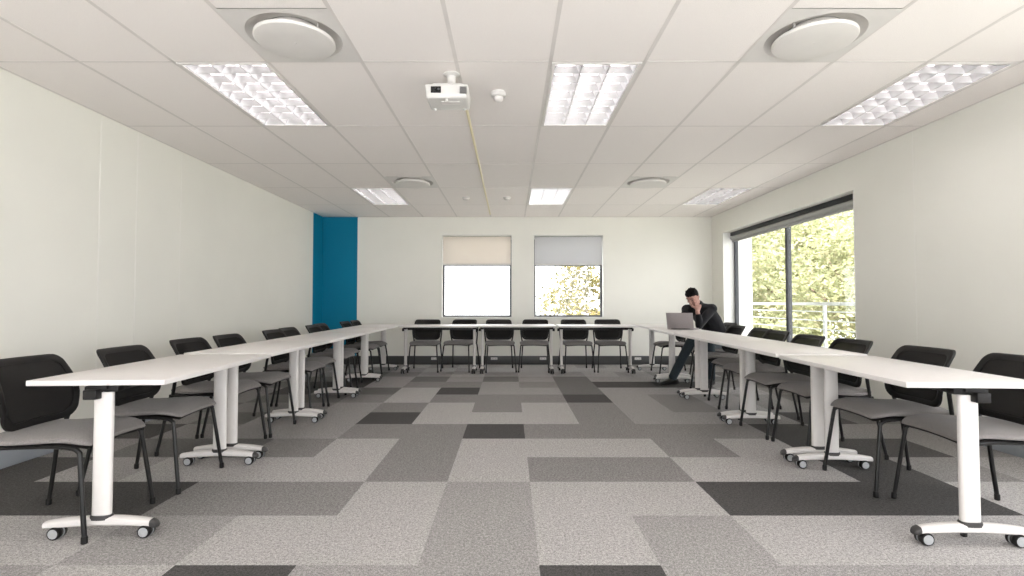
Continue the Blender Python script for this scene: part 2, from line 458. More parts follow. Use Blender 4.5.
# frame and panes of the added fill-light glazing behind the camera
fy = YN - .14
bm = bmesh.new(); fw = .05
box2(bm, (W4_ADDED[0], fy, W4_ADDED[2]), (W4_ADDED[0] + fw, fy + .06, W4_ADDED[3])); box2(bm, (W4_ADDED[1] - fw, fy, W4_ADDED[2]), (W4_ADDED[1], fy + .06, W4_ADDED[3]))
box2(bm, (W4_ADDED[0] + fw, fy, W4_ADDED[2]), (W4_ADDED[1] - fw, fy + .06, W4_ADDED[2] + fw)); box2(bm, (W4_ADDED[0] + fw, fy, W4_ADDED[3] - fw), (W4_ADDED[1] - fw, fy + .06, W4_ADDED[3]))
pw_ = (W4_ADDED[1] - W4_ADDED[0] - 2 * fw) / 4
for k in range(1, 4): box2(bm, (W4_ADDED[0] + fw + pw_ * k - .025, fy, W4_ADDED[2] + fw), (W4_ADDED[0] + fw + pw_ * k + .025, fy + .06, W4_ADDED[3] - fw))
win = struct('window_4', bm, M['grey_alu'], smooth=False)  # added glazing behind the camera, lights the room
for k in range(4):
    bm = bmesh.new(); box2(bm, (W4_ADDED[0] + fw + pw_ * k + (.025 if k else 0), fy + .028, W4_ADDED[2] + fw), (W4_ADDED[0] + fw + pw_ * (k + 1) - (.025 if k < 3 else 0), fy + .034, W4_ADDED[3] - fw)); build('pane', bm, M['glass'], win, smooth=False)

# ------------------------------------------------------------------ meeting table (length along local Y, inner side +X)
def make_table():
    T = thing('meeting_table', '', 'table')
    bm = bmesh.new(); add_box(bm, (0, 0, .7175), (.605, 1.2, .025), .003); build('tabletop', bm, M['laminate'], T)
    bm = bmesh.new()
    add_box(bm, (-.02, 0, .675), (.045, 1.02, .035), .004)
    add_box(bm, (.10, 0, .694), (.03, 1.02, .018), .003)
    build('beam', bm, M['black_metal'], T)
    for s in (-1, 1):
        y = s * .54
        bm = bmesh.new(); add_oval(bm, (0, y), .042, .021, .103, .668, 24); build('column', bm, M['white_metal'], T)
        bm = bmesh.new(); add_oval(bm, (0, y), .050, .029, .086, .106, 24, .93); build('collar', bm, M['dark_grey'], T)
        # folding head: wedge on the column plus a block on the outer side
        bm = bmesh.new()
        add_box(bm, (.0, y, .684), (.15, .05, .026), .005)
        add_box(bm, (-.028, y + s * .034, .662), (.058, .05, .044), .004)
        add_box(bm, (-.012, y + s * .02, .69), (.09, .03, .028), .004, rot=(0, R(-8), 0))
        build('tilt_clamp', bm, M['black_plastic'], T)
        bm = bmesh.new()                       # arched foot bar
        rings = []
        for k in range(13):
            u = -1 + k / 6; x = u * (.226 if u > 0 else .246)
            zc = .078 - .014 * u * u; h = .021 - .006 * abs(u) ** 3; w = .027 - .004 * abs(u) ** 3
            ring = []
            for q in range(12):
                a = 2 * PI * q / 12; ca, sa = math.cos(a), math.sin(a)
                ring.append((x, y + w * math.copysign(abs(ca) ** .7, ca), zc + h * math.copysign(abs(sa) ** .7, sa)))
            rings.append(ring)
        add_rings(bm, rings); f = build('foot', bm, M['white_metal'], T)
        bm = bmesh.new(); rings = []
        for k in range(5):
            x = .224 + k * .007; z = .064 - k * .003; sc = (1.04, 1.04, 1.0, .85, .5)[k]
            rings.append([(x, y + sc * .024 * math.copysign(abs(math.cos(2 * PI * q / 12)) ** .7, math.cos(2 * PI * q / 12)),
                           z + sc * .016 * math.copysign(abs(math.sin(2 * PI * q / 12)) ** .7, math.sin(2 * PI * q / 12))) for q in range(12)])
        add_rings(bm, rings); build('end_cap', bm, M['dark_grey'], f)
        for sx in (-1, 1):
            x = .20 if sx > 0 else -.196
            bm = bmesh.new()
            add_tube(bm, [(x, y, .03), (x, y, .062)], .010, 10)
            add_lathe(bm, [(.024, -.006), (.028, 0), (.024, .006)], (x, y, .030), 18, 'Y')
            add_box(bm, (x, y, .050), (.036, .020, .016), .005)
            c = build('caster', bm, M['dark_grey'], T)
            for q in (-1, 1):
                bm = bmesh.new()
                prof = [(.006, q * .008), (.0285, q * .009), (.0285, q * .023), (.026, q * .027), (.0215, q * .0275), (.006, q * .029)]
                add_lathe(bm, prof, (x, y, .0285), 20, 'Y')
                w = build('wheel', bm, [M['wheel'], M['black_plastic']], c)
                for p in w.data.polygons:          # dark tread round the pale disc
                    if math.hypot(p.center.x - x, p.center.z - .0285) > .0195: p.material_index = 1
    return T

GT_L, GT_R, GT_B = 'tables along the blank wall', 'tables along the window wall', 'tables under the far windows'
ordn = ['first', 'second', 'third', 'fourth', 'fifth']
proto_t = make_table(); used = False
LT = [(-1.915, 2.965), (-1.955, 4.19), (-1.975, 5.42), (-2.005, 6.64), (-2.04, 7.86)]
RT = [(2.084, 2.89), (2.127, 4.115), (2.168, 5.325), (2.188, 6.54), (2.28, 7.85)]
BT = [(-1.10, 8.17), (.105, 8.17), (1.345, 8.17)]
lab_l = ['white folding table nearest the camera on the blank wall side', 'second white table from the camera on the blank wall side',
         'third white table from the camera on the blank wall side', 'fourth white table from the camera on the blank wall side',
         'farthest white table on the blank wall side, meeting the far row by teal corner']
lab_r = ['white folding table nearest the camera on the window wall side', 'second white table from the camera on the window wall side',
         'third white table from the camera on the window wall side', 'white table carrying the open laptop and the man\'s elbow',
         'white table just beyond the laptop, meeting the far row']
lab_b = ['far row white table at the teal corner end', 'middle white table of the far row, under the gap between windows', 'far row white table at the seated man\'s end']
for k, (x, y) in enumerate(LT):
    o = place(proto_t, used, (x, y, 0), R((3.2, .8, 1.0, 1.2, .5)[k]), lab_l[k], GT_L); used = True
    if k: child(o, 'tabletop').location.z = .006
for k, (x, y) in enumerate(RT):
    o = place(proto_t, True, (x, y, 0), PI - R((2.75, 2.2, 1.6, 1.6, .5)[k]), lab_r[k], GT_R)
    if k: child(o, 'tabletop').location.z = .006
for k, (x, y) in enumerate(BT):
    o = place(proto_t, True, (x, y, 0), -PI / 2, lab_b[k], GT_B)
    child(o, 'tabletop').location.z = .006 if k != 1 else .009

# ------------------------------------------------------------------ chair (faces local +X)
def make_chair():
    T = thing('conference_chair', '', 'chair')
    def seat_z(x):                       # centre line of the cushion top
        if x > .12: return .472 - .030 * ((x - .12) / .13) ** 2.2
        if x < -.10: return .460 + .010 * ((-x - .10) / .12) ** 2
        return .460 + .012 * (x + .10) / .22
    def seat_half(x):
        u = (x - .015) / .235
        return .228 * (1 - abs(u) ** 7 * .16) * (1 - .03 * max(0, -u))
    def pad(bm, top_off, thick, inset):
        rings = []
        nx = 17
        for i in range(nx):
            u = -1 + 2 * i / (nx - 1); uu = math.sin(u * PI / 2)
            x = .015 + (.235 - inset) * uu
            hw = seat_half(x) - inset
            end = max(0.0, 1 - abs(uu) ** 10)
            ring = []
            ny = 28
            for q in range(ny):
                a = 2 * PI * q / ny; ca, sa = math.cos(a), math.sin(a)
                yy = hw * math.copysign(abs(ca) ** .45, ca)
                zz = math.copysign(abs(sa) ** .6, sa)
                dish = .010 * (1 - (yy / hw) ** 2) - .004
                th = thick / 2 * (.35 + .65 * end)
                ring.append((x, yy, seat_z(x) + top_off + dish - thick / 2 + th * zz))
            rings.append(ring)
        add_rings(bm, rings)
    bm = bmesh.new(); pad(bm, .010, .042, 0); build('seat', bm, M['seat'], T)
    bm = bmesh.new(); pad(bm, -.027, .014, .012); build('seat_shell', bm, M['black_plastic'], T)

    # backrest: curved frame with net
    prof = [(-.136, .482), (-.134, .52), (-.134, .56), (-.138, .61), (-.150, .66), (-.170, .71), (-.200, .76), (-.229, .802), (-.239, .816)]
    def bx(z):
        for (xa, za), (xb, zb) in zip(prof, prof[1:]):
            if z <= zb: return xa + (xb - xa) * (z - za) / (zb - za)
        return prof[-1][0]
    def half(z):
        if z < .64: return .198 + .026 * math.sin((z - .482) / .158 * PI / 2)
        return .224 - .018 * ((z - .64) / .176)
    def outline(inset):
        zb, zt_ = .482 + inset, .812 - inset
        pts = []
        rb, rt = .075, .045
        # right side up, over the top, left side down (y,z)
        right = []
        for k in range(9):
            a = -PI / 2 + (PI / 2) * k / 8
            z = zb + rb + rb * math.sin(a); right.append((half(zb + rb) - inset - rb + rb * math.cos(a), z))
        for k in range(1, 8):
            z = zb + rb + (zt_ - rt - zb - rb) * k / 8; right.append((half(z) - inset, z))
        for k in range(9):
            a = (PI / 2) * k / 8
            z = zt_ - rt + rt * math.sin(a); right.append((half(zt_ - rt) - inset - rt + rt * math.cos(a), z))
        bottom = [(y, zb - 0.0) for y in (-.09, -.045, 0, .045, .09)]
        top = [(y, zt_) for y in (.12, .06, 0, -.06, -.12)]
        left = [(-y, z) for y, z in reversed(right)]
        return right + top + left + bottom
    def warp(y, z, off):
        return (bx(z) + off - .030 * (1 - (y / .23) ** 2) + .012, y, z)
    bm = bmesh.new()
    oo, ii = outline(0), outline(.030)
    rings = []
    for (ya, za), (yb, zb) in zip(oo, ii):
        rings.append([warp(ya, za, .009), warp((ya * 2 + yb) / 3, (za * 2 + zb) / 3, .014), warp(yb, zb, .009), warp(yb, zb, -.006), warp((ya * 2 + yb) / 3, (za * 2 + zb) / 3, -.012), warp(ya, za, -.007)])
    rings.append(rings[0])
    add_rings(bm, rings, True, False); bmesh.ops.remove_doubles(bm, verts=bm.verts[:], dist=1e-5)
    build('backrest_frame', bm, M['black_plastic'], T)
    bm = bmesh.new()
    io = outline(.024); nz = 10
    n = len(io) ; 
    right = io[:25]
    grid = []
    for (y, z) in right:
        row = []
        for q in range(11):
            yy = -y + 2 * y * q / 10
            row.append(bm.verts.new(warp(yy, z, .002)))
        grid.append(row)
    for a, b in zip(grid, grid[1:]):
        for q in range(10):
            bm.faces.new((a[q], a[q + 1], b[q + 1], b[q]))
    bmesh.ops.remove_doubles(bm, verts=bm.verts[:], dist=1e-5)
    build('backrest_net', bm, M['net'], T)
    for s in (-1, 1):                    # posts carrying the back on either side
        bm = bmesh.new()
        add_tube(bm, smooth_path([(-.190, s * .210, .425), (-.172, s * .222, .50), (-.152, s * .234, .60), (-.160, s * .236, .685)], 4), .0115, 10)
        add_box(bm, (-.146, s * .227, .645), (.022, .016, .085), .005)
        build('back_post', bm, M['black_metal'], T)
    # under-seat frame
    bm = bmesh.new()
    for s in (-1, 1):
        add_tube(bm, smooth_path([(-.215, s * .205, .418), (-.1, s * .20, .421), (.1, s * .20, .424), (.205, s * .205, .412)], 3), .0105, 10)
    for x in (-.14, .13):
        add_tube(bm, [(x, -.20, .418), (x, .20, .418)], .010, 10)
    build('seat_frame', bm, M['black_metal'], T)
    for sx in (-1, 1):
        for s in (-1, 1):
            bm = bmesh.new()
            if sx > 0: P = [(.185, s * .205, .417), (.212, s * .207, .400), (.220, s * .209, .37), (.243, s * .222, .20), (.268, s * .235, .012)]
            else: P = [(-.195, s * .206, .42), (-.212, s * .208, .400), (-.218, s * .211, .37), (-.246, s * .224, .20), (-.280, s * .237, .012)]
            add_tube(bm, smooth_path(P, 4), .0108, 10); lg = build('leg', bm, M['black_metal'], T)
            bm = bmesh.new(); add_lathe(bm, [(.010, 0), (.0135, .003), (.0135, .028), (.0115, .034)], (P[-1][0] - sx * .001, P[-1][1], 0), 12); build('glide', bm, M['black_plastic'], lg)
    return T

proto_c = make_chair(); used = False
CL = [(-2.185, 2.585, 2, 'black mesh chair nearest the camera on the blank wall side, cut by the photo edge'),
      (-2.150, 3.19, 2, 'second black mesh chair from the camera along the blank wall'),
      (-2.215, 3.93, 0, 'third black mesh chair from the camera along the blank wall'),
      (-2.190, 4.43, 0, 'fourth black mesh chair from the camera along the blank wall'),
      (-2.165, 5.22, 0, 'fifth black mesh chair from the camera along the blank wall, overlapped by the sixth'),
      (-2.215, 5.69, 0, 'sixth black mesh chair from the camera along the blank wall'),
      (-2.20, 6.37, 0, 'black mesh chair at the blank wall, fourth from the teal corner'),
      (-2.28, 6.84, 0, 'black mesh chair at the blank wall, third from the teal corner'),
      (-2.20, 7.61, 0, 'black mesh chair in front of the teal corner, second from the far row'),
      (-2.21, 8.13, 0, 'black mesh chair deepest in the teal corner, beside the far row')]
for x, y, a, lab in CL:
    place(proto_c, used, (x, y, 0), R(a), lab, 'black mesh chairs along the blank wall'); used = True
CR = [(2.38, 2.655, -3, 'black mesh chair nearest the camera on the window wall side, cut by the photo edge'),
      (2.30, 3.15, 0, 'second black mesh chair from the camera on the window wall side'),
      (2.32, 3.85, 0, 'third black mesh chair from the camera on the window wall side'),
      (2.30, 4.37, 0, 'fourth black mesh chair from the camera, with its back against the near window pane'),
      (2.39, 5.07, 0, 'fifth black mesh chair from the camera, with its back below the window mullion'),
      (2.47, 5.55, 0, 'sixth black mesh chair from the camera on the window wall side'),
      (2.52, 6.27, 0, 'empty black mesh chair next to the seated man, on his camera side'),
      (2.80, 7.13, 0, 'black mesh chair the man with the laptop sits on'),
      (2.53, 8.11, 0, 'black mesh chair behind the seated man, beside the far row')]
for x, y, a, lab in CR:
    place(proto_c, True, (x, y, 0), PI + R(a), lab, 'black mesh chairs along the window wall')
CB = [(-1.355, 8.35, 0, 'far row black mesh chair at the teal corner end, first of six'),
      (-.80, 8.43, -14, 'far row black mesh chair set askew, second from the teal corner'),
      (-.165, 8.36, 6, 'far row black mesh chair under the cream blind window, third from teal corner'),
      (.395, 8.36, -6, 'far row black mesh chair between the two windows, fourth from teal corner'),
      (1.06, 8.36, 5, 'far row black mesh chair under the grey blind window, fifth from teal corner'),
      (1.60, 8.35, 0, 'far row black mesh chair at the seated man\'s end, last of six')]
for x, y, a, lab in CB:
    place(proto_c, True, (x, y, 0), -PI / 2 + R(a), lab, 'black mesh chairs behind the far row')

# ------------------------------------------------------------------ ceiling fittings
def make_lamp():
    T = thing('ceiling_light', '', 'ceiling light')           # origin at the centre of the opening, in the ceiling plane
    W, Ln = .576, 1.176; hw, hl = W / 2, Ln / 2; fr = .020
    bm = bmesh.new()
    for s in (-1, 1):
        box2(bm, (s * hw, -hl, -.006), (s * (hw - fr), hl, .004), .001)
        box2(bm, (-hw + fr, s * hl, -.006), (hw - fr, s * (hl - fr), .004), .001)
    build('frame', bm, M['white_metal'], T)
    a, b = hw - .004, hl - .004
    bm = bmesh.new()                                            # open white tray
    for (p, q) in (((-a, -b), (a, -b)), ((a, -b), (a, b)), ((a, b), (-a, b)), ((-a, b), (-a, -b))):
        bm.faces.new([bm.verts.new(v) for v in ((*p, .0), (*q, .0), (*q, .115), (*p, .115))])
    bm.faces.new([bm.verts.new(v) for v in ((-a, -b, .115), (a, -b, .115), (a, b, .115), (-a, b, .115))])
    build('housing', bm, M['housing'], T, smooth=False)
    a, b = hw - fr, hl - fr
    cw = 2 * a / 3
    bm = bmesh.new()                                            # louvre: long V reflectors and cross blades
    for k in range(4):
        x = -a + cw * k
        for s in (-1, 1):
            if (k == 0 and s < 0) or (k == 3 and s > 0): continue
            prof = [(.003, .001), (.008, .018), (.018, .036), (.032, .052)]
            for (d0, za), (d1, zb) in zip(prof, prof[1:]):
                bm.faces.new([bm.verts.new(v) for v in ((x + s * d0, -b, za), (x + s * d0, b, za), (x + s * d1, b, zb), (x + s * d1, -b, zb))])
        box2(bm, (x - .003, -b, .0), (x + .003, b, .002))
    nb = 8
    for q in range(nb + 1):
        y = -b + 2 * b * q / nb
        rings = []
        for s_, z in ((.0015, .001), (.004, .024), (.009, .048)):
            rings.append([(-a, y - s_, z), (a, y - s_, z), (a, y + s_, z), (-a, y + s_, z)])
        add_rings(bm, rings)
    bmesh.ops.remove_doubles(bm, verts=bm.verts[:], dist=1e-5)
    build('louvre', bm, M['louvre'], T)
    for k in range(3):
        x = -a + cw * (k + .5)
        bm = bmesh.new(); add_tube(bm, [(x, -b + .03, .082), (x, b - .03, .082)], .013, 8); build('lamp_tube', bm, M['tube'], T)
    return T
proto_l = make_lamp(); used = False
lamp_lab = {(1, 0): 'near recessed louvred light close to the blank wall', (5, 0): 'near recessed louvred light in the middle, right of the projector',
            (9, 0): 'near recessed louvred light close to the window wall', (1, 3): 'far recessed louvred light by the teal corner',
            (5, 3): 'far recessed louvred light in the middle of the ceiling', (9, 3): 'far recessed louvred light above the side window'}
for i, j in LAMPS:
    place(proto_l, used, (GX + .6 * i + .3, GY + 1.2 * j + .6, HC), 0, lamp_lab.get((i, j), 'recessed louvred ceiling light outside the photo frame'), 'recessed louvred ceiling lights'); used = True

def make_diffuser():
    T = thing('ceiling_air_diffuser', '', 'air vent')
    h = .298
    bm = bmesh.new()                                            # square panel with a round opening and a dished ring
    n = 48; r0 = .262
    circ = [(r0 * math.cos(2 * PI * k / n), r0 * math.sin(2 * PI * k / n)) for k in range(n)]
    def sq(k):
        c, s = math.cos(2 * PI * k / n), math.sin(2 * PI * k / n); m = max(abs(c), abs(s)); return (h * c / m, h * s / m)
    prof = [(1.0, -.002), (.97, .006), (.90, .022), (.80, .036), (.55, .045)]
    rings = [[(*sq(k), -.002) for k in range(n)]] + [[(x * f, y * f, z) for x, y in circ] for f, z in prof]
    add_rings(bm, rings, True, False)
    bm.faces.new(bm.verts[-n:]) if False else None
    build('panel', bm, M['diffuser'], T)
    bm = bmesh.new(); add_lathe(bm, [(.14, .045), (.145, .0)], (0, 0, 0), 32); build('neck', bm, M['diffuser'], T)
    bm = bmesh.new()
    add_lathe(bm, [(.150, -.004), (.212, -.006), (.221, -.012), (.222, -.024), (.218, -.030), (.205, -.033), (.10, -.0345), (.01, -.035)], (0, 0, 0), 48)
    d = build('disc', bm, M['diffuser'], T)
    bm = bmesh.new(); add_lathe(bm, [(.008, -.034), (.007, -.037), (.002, -.038)], (0, 0, 0), 12); build('screw', bm, M['white_metal'], d)
    for k in range(3):
        a = R(90 + 120 * k); bm = bmesh.new()
        add_tube(bm, [(.19 * math.cos(a), .19 * math.sin(a), .034), (.19 * math.cos(a), .19 * math.sin(a), -.012)], .006, 8); build('standoff', bm, M['white_metal'], T)
    return T
proto_d = make_diffuser(); used = False
dlab = ['large round ceiling air diffuser nearest the camera on the blank wall side', 'large round ceiling air diffuser nearest the camera on the window wall side',
        'small looking far round ceiling diffuser near the teal corner', 'small looking far round ceiling diffuser near the side window']
for (i, j), lab in zip(DIFF, dlab):
    place(proto_d, used, (GX + .6 * i + .3, GY + 1.2 * j - .3, HC), 0, lab, 'round ceiling air diffusers'); used = True

# projector hung from the ceiling, lens towards the camera end
pj = thing('projector', 'white projector hanging from a short ceiling mount', 'projector', (-.413, 3.44, HC))
bm = bmesh.new()
add_lathe(bm, [(.005, 0), (.055, 0), (.055, -.006), (.046, -.012), (.03, -.018), (.028, -.06), (.034, -.066), (.034, -.09), (.005, -.09)], (.02, 0, 0), 24)
build('ceiling_mount', bm, M['white_plastic'], pj)
bm = bmesh.new(); add_box(bm, (.0, .0, -.098), (.20, .15, .014), .004)
for s in (-1, 1):
    add_box(bm, (s * .10, -.03, -.106), (.05, .03, .012), .003)
build('mount_plate', bm, M['white_plastic'], pj)
PZ0, PZ1 = -.205, -.112
bm = bmesh.new()
tb = bmesh.new(); bmesh.ops.create_cube(tb, size=1.0)
bmesh.ops.scale(tb, vec=(.285, .235, PZ1 - PZ0), verts=tb.verts)
for v in tb.verts:
    if v.co.z < 0: v.co.x *= .94; v.co.y *= .95
bmesh.ops.bevel(tb, geom=tb.edges[:], offset=.016, segments=4, profile=.5, affect='EDGES')
bmesh.ops.translate(tb, vec=(0, 0, (PZ0 + PZ1) / 2), verts=tb.verts); merge(bm, tb)
body = build('body', bm, M['white_plastic'], pj)
bm = bmesh.new(); add_box(bm, (-.068, -.117, -.152), (.066, .008, .042), .003); build('lens_bay', bm, M['black_plastic'], body)
bm = bmesh.new(); add_lathe(bm, [(.004, -.008), (.018, -.008), (.020, -.002), (.020, .004)], (-.082, -.119, -.152), 20, 'Y'); build('lens', bm, M['glass'], body)
bm = bmesh.new(); add_lathe(bm, [(.003, -.004), (.008, -.004), (.008, .003)], (-.050, -.120, -.150), 14, 'Y'); build('sensor', bm, M['grey_alu'], body)
bm = bmesh.new()
for k in range(7): box2(bm, (.088 + k * .0065, -.1205, -.178), (.091 + k * .0065, -.110, -.132))
build('vent', bm, M['dark_grey'], body, smooth=False)
bm = bmesh.new(); add_box(bm, (.02, -.03, PZ0 - .001), (.12, .055, .004), .001); build('base_cover', bm, M['white_metal'], body)
for x, y in ((-.10, .08), (.10, .08), (0, -.085)):
    bm = bmesh.new(); add_lathe(bm, [(.009, 0), (.009, -.008), (.006, -.011)], (x, y, PZ0), 12); build('foot', bm, M['white_plastic'], body)
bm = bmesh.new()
box2(bm, (-.342 - .011, 3.62, HC - .012), (-.342 + .011, 8.9, HC - .0042), .002)  # strip standing in for warm light caught on the T-bar
tag(build('ceiling_glint_strip', bm, M['cream']), 'pale cream strip painting a warm reflection along the ceiling grid behind the projector', 'painted reflection')
ps = thing('ceiling_motion_sensor', 'small white domed sensor on the ceiling beside the projector', 'sensor', (-.085, 3.74, HC))
bm = bmesh.new(); add_lathe(bm, [(.005, 0), (.052, 0), (.055, -.010), (.055, -.026), (.048, -.034), (.03, -.036)], n=28); build('base', bm, M['white_plastic'], ps)
bm = bmesh.new(); add_lathe(bm, [(.034, -.033), (.034, -.048), (.029, -.060), (.018, -.067), (.004, -.069)], n=24); build('dome', bm, M['white_metal'], ps)
def smoke(x, y, lab):
    sd = thing('smoke_detector', lab, 'smoke detector', (x, y, HC), 0, 'ceiling smoke detectors')
    bm = bmesh.new(); add_lathe(bm, [(.005, 0), (.055, 0), (.055, -.010), (.05, -.014), (.04, -.015)], n=24); build('base', bm, M['white_plastic'], sd)
    bm = bmesh.new(); add_lathe(bm, [(.046, -.014), (.046, -.026), (.036, -.036), (.012, -.040), (.003, -.040)], n=24); build('cover', bm, M['diffuser'], sd)
smoke(-.045, 7.50, 'tiny round detector on the far ceiling, next to the far middle light')
smoke(-.64, 7.50, 'tiny round detector on the far ceiling, between cream strip and teal corner')

# ------------------------------------------------------------------ power outlets
def outlet(loc, rz, lab, group, h=.07):
    o = thing('power_outlet', lab, 'power outlet', loc, rz, group)
    bm = bmesh.new(); add_box(bm, (0, -.004, 0), (.115, .008, h), .003); build('plate', bm, M['white_plastic'], o)
    for s in (-1, 1):
        for q in ((-.009, .004), (.009, .004), (0, -.012)):
            pass
        bm = bmesh.new()
        for (dx, dz) in ((-.009, -h * .14), (.009, -h * .14), (0, h * .14)):
            add_lathe(bm, [(.0035, -.0085), (.0035, -.004)], (s * .028 + dx, 0, dz), 10, 'Y')
        build('socket', bm, M['dark_grey'], o)
    return o
for x, lab in ((-1.33, 'white outlet on the far skirting under the first chair from teal corner'), (-.28, 'white outlet on the far skirting under the cream blind window'),
               (.58, 'white outlet on the far skirting under the chair between the windows'), (2.25, 'white outlet on the far skirting near the seated man\'s feet')):
    outlet((x, YB - .036, .105), 0, lab, 'outlets along the far skirting', .042)
o = outlet((XL, 3.77, .37), PI / 2, 'white wall outlet low on the blank wall, behind the nearest chair', 'outlets on the blank wall')

# ------------------------------------------------------------------ laptop on the window-side table
TZ = .736
lp = thing('laptop', 'open grey laptop in front of the seated man, lid back to camera', 'laptop', (2.205, 6.73, TZ), R(-36))
M['lap'] = new_mat('laptop_grey_metal', (0.34, 0.31, 0.315), 0.45, metal=0.3, noise=(60, 0.03))
M['screen'] = new_mat('laptop_screen_dark', (0.02, 0.022, 0.026), 0.2, noise=(10, 0.05))
bm = bmesh.new(); add_box(bm, (0, .122, .010), (.345, .235, .017), .004); base = build('base', bm, M['lap'], lp)
for r_ in range(5):
    for k in range(13):
        bm = bmesh.new() if (r_ == 0 and k == 0) else bm
        add_box(bm, (-.144 + k * .024, .045 + r_ * .020, .0195), (.019, .015, .003), .001, seg=1)
build('keyboard', bm, M['black_plastic'], base)
bm = bmesh.new(); add_box(bm, (0, .185, .0188), (.105, .062, .001)); build('trackpad', bm, M['dark_grey'], base)
bm = bmesh.new(); add_box(bm, (0, 0, .108), (.345, .007, .208), .003)
bmesh.ops.rotate(bm, cent=(0, 0, 0), matrix=Euler((R(14), 0, 0)).to_matrix(), verts=bm.verts); bmesh.ops.translate(bm, vec=(0, .004, .014), verts=bm.verts)
ld = build('lid', bm, M['lap'], lp)
bm = bmesh.new(); add_box(bm, (0, .0042, .110), (.315, .001, .178))
bmesh.ops.rotate(bm, cent=(0, 0, 0), matrix=Euler((R(14), 0, 0)).to_matrix(), verts=bm.verts); bmesh.ops.translate(bm, vec=(0, .004, .014), verts=bm.verts)
build('screen', bm, M['screen'], ld)
bm = bmesh.new(); add_tube(bm, [(-.12, .006, .016), (.12, .006, .016)], .006, 10); build('hinge', bm, M['dark_grey'], lp)
# ------------------------------------------------------------------ seated man at the laptop
def person():
    base = Vector((2.80, 7.13, 0))
    T = thing('person', 'man in black sweater leaning his head on his hand at the laptop', 'person', base)
    V = Vector
    skin = new_mat('skin', (0.40, 0.225, 0.185), 0.55, noise=(40, 0.05))
    sweater = fabric('black_knit', (0.014, 0.014, 0.016), 300, 0.3)
    denim = fabric('dark_slate_cloth', (0.030, 0.040, 0.048), 300, 0.3)
    leather = new_mat('black_leather', (0.012, 0.012, 0.012), 0.4, noise=(80, 0.1))
    hairm = new_mat('dark_hair', (0.006, 0.005, 0.0045), 0.85, spec=0.15, noise=(150, 0.3), bump=(160, 0.6, 0.004))
    def limb(bm, pts, rs, n=14, sub=4):
        pts = [V(p) for p in pts]
        P = smooth_path(pts, sub)
        rr_ = []
        for i in range(len(pts) - 1):
            for k in range(sub): rr_.append(rs[i] + (rs[i + 1] - rs[i]) * k / sub)
        rr_.append(rs[-1])
        add_tube(bm, P, rr_, n)
        for p, r in ((P[0], rs[0]), (P[-1], rs[-1])):
            bmesh.ops.create_uvsphere(bm, u_segments=14, v_segments=9, radius=r, matrix=Matrix.Translation(p))
    def ball(bm, p, s, rot=None):
        m = Matrix.Translation(V(p)) @ (rot.to_4x4() if rot else Matrix()) @ Matrix.Diagonal((*s, 1))
        bmesh.ops.create_uvsphere(bm, u_segments=18, v_segments=12, radius=1.0, matrix=m)
    def trunk(bm, secs, n=24):
        rings = []
        for i, (c, ax, a, b) in enumerate(secs):
            c = V(c); ax = V(ax).normalized()
            d = (V(secs[min(i + 1, len(secs) - 1)][0]) - V(secs[max(i - 1, 0)][0])).normalized()
            nrm = d.cross(ax).normalized()
            rings.append([c + ax * a * math.cos(2 * PI * k / n) + nrm * b * math.sin(2 * PI * k / n) for k in range(n)])
        add_rings(bm, rings)
    def fuse(name, bm, mat, parent, voxel, it=4):
        bmesh.ops.recalc_face_normals(bm, faces=bm.faces[:])
        bmesh.ops.translate(bm, vec=-base, verts=bm.verts)
        me = bpy.data.meshes.new(name); bm.to_mesh(me); bm.free()
        o = bpy.data.objects.new(name, me); col.objects.link(o)
        r = o.modifiers.new('r', 'REMESH'); r.mode = 'VOXEL'; r.voxel_size = voxel; r.use_smooth_shade = True
        s = o.modifiers.new('s', 'SMOOTH'); s.factor = .5; s.iterations = it
        dg = bpy.context.evaluated_depsgraph_get(); dg.update()
        m2 = bpy.data.meshes.new_from_object(o.evaluated_get(dg))
        o.modifiers.clear(); o.data = m2; bpy.data.meshes.remove(me); m2.name = name
        m2.materials.clear(); m2.materials.append(mat)
        for p in m2.polygons: p.use_smooth = True
        o.parent = parent
        return o
    # skeleton
    hipR, kneeR, ankR, toeR = (2.84, 7.21, .555), (2.43, 7.00, .555), (2.165, 6.93, .10), (2.01, 6.90, .035)
    hipL, kneeL, ankL, toeL = (2.84, 7.03, .555), (2.61, 6.80, .56), (2.635, 6.84, .10), (2.52, 6.73, .035)
    shR, elR, wrR = V((2.435, 7.16, .995)), V((2.36, 7.06, .790)), V((2.305, 6.935, .800))
    shL, elL, wrL = V((2.715, 6.985, 1.005)), V((2.505, 6.885, .785)), V((2.472, 6.845, .985))
    headc = V((2.462, 7.0, 1.165))
    secs = [((2.87, 7.135, .475), (.25, -.97, 0), .13, .10), ((2.865, 7.135, .54), (.28, -.96, 0), .175, .125), ((2.835, 7.125, .64), (.4, -.9, 0), .165, .115),
            ((2.775, 7.11, .75), (.6, -.8, 0), .158, .112), ((2.69, 7.095, .87), (.8, -.58, 0), .175, .120), ((2.615, 7.08, .97), (.86, -.5, 0), .178, .110),
            ((2.57, 7.06, 1.03), (.86, -.5, 0), .120, .080), ((2.545, 7.04, 1.065), (.86, -.5, 0), .062, .058)]
    def torso(bm, g, top=len(secs)):
        trunk(bm, [(c, ax, a + g, b + g) for c, ax, a, b in secs[:top]])
        for s_ in (shR, shL): ball(bm, s_, (.062 + g, .062 + g, .058 + g))
    def arms(bm, g, cuff=1.0, cuffL=None):
        for s_, e, w_, cf in ((shR, elR, wrR, cuff), (shL, elL, wrL, cuffL or cuff)):
            limb(bm, [s_, s_.lerp(e, .5), e], [.055 + g, .050 + g, .041 + g])
            limb(bm, [e, e.lerp(w_, .45 * cf), e.lerp(w_, cf)], [.041 + g, .040 + g, (.027 if cf > .9 else .036) + g])
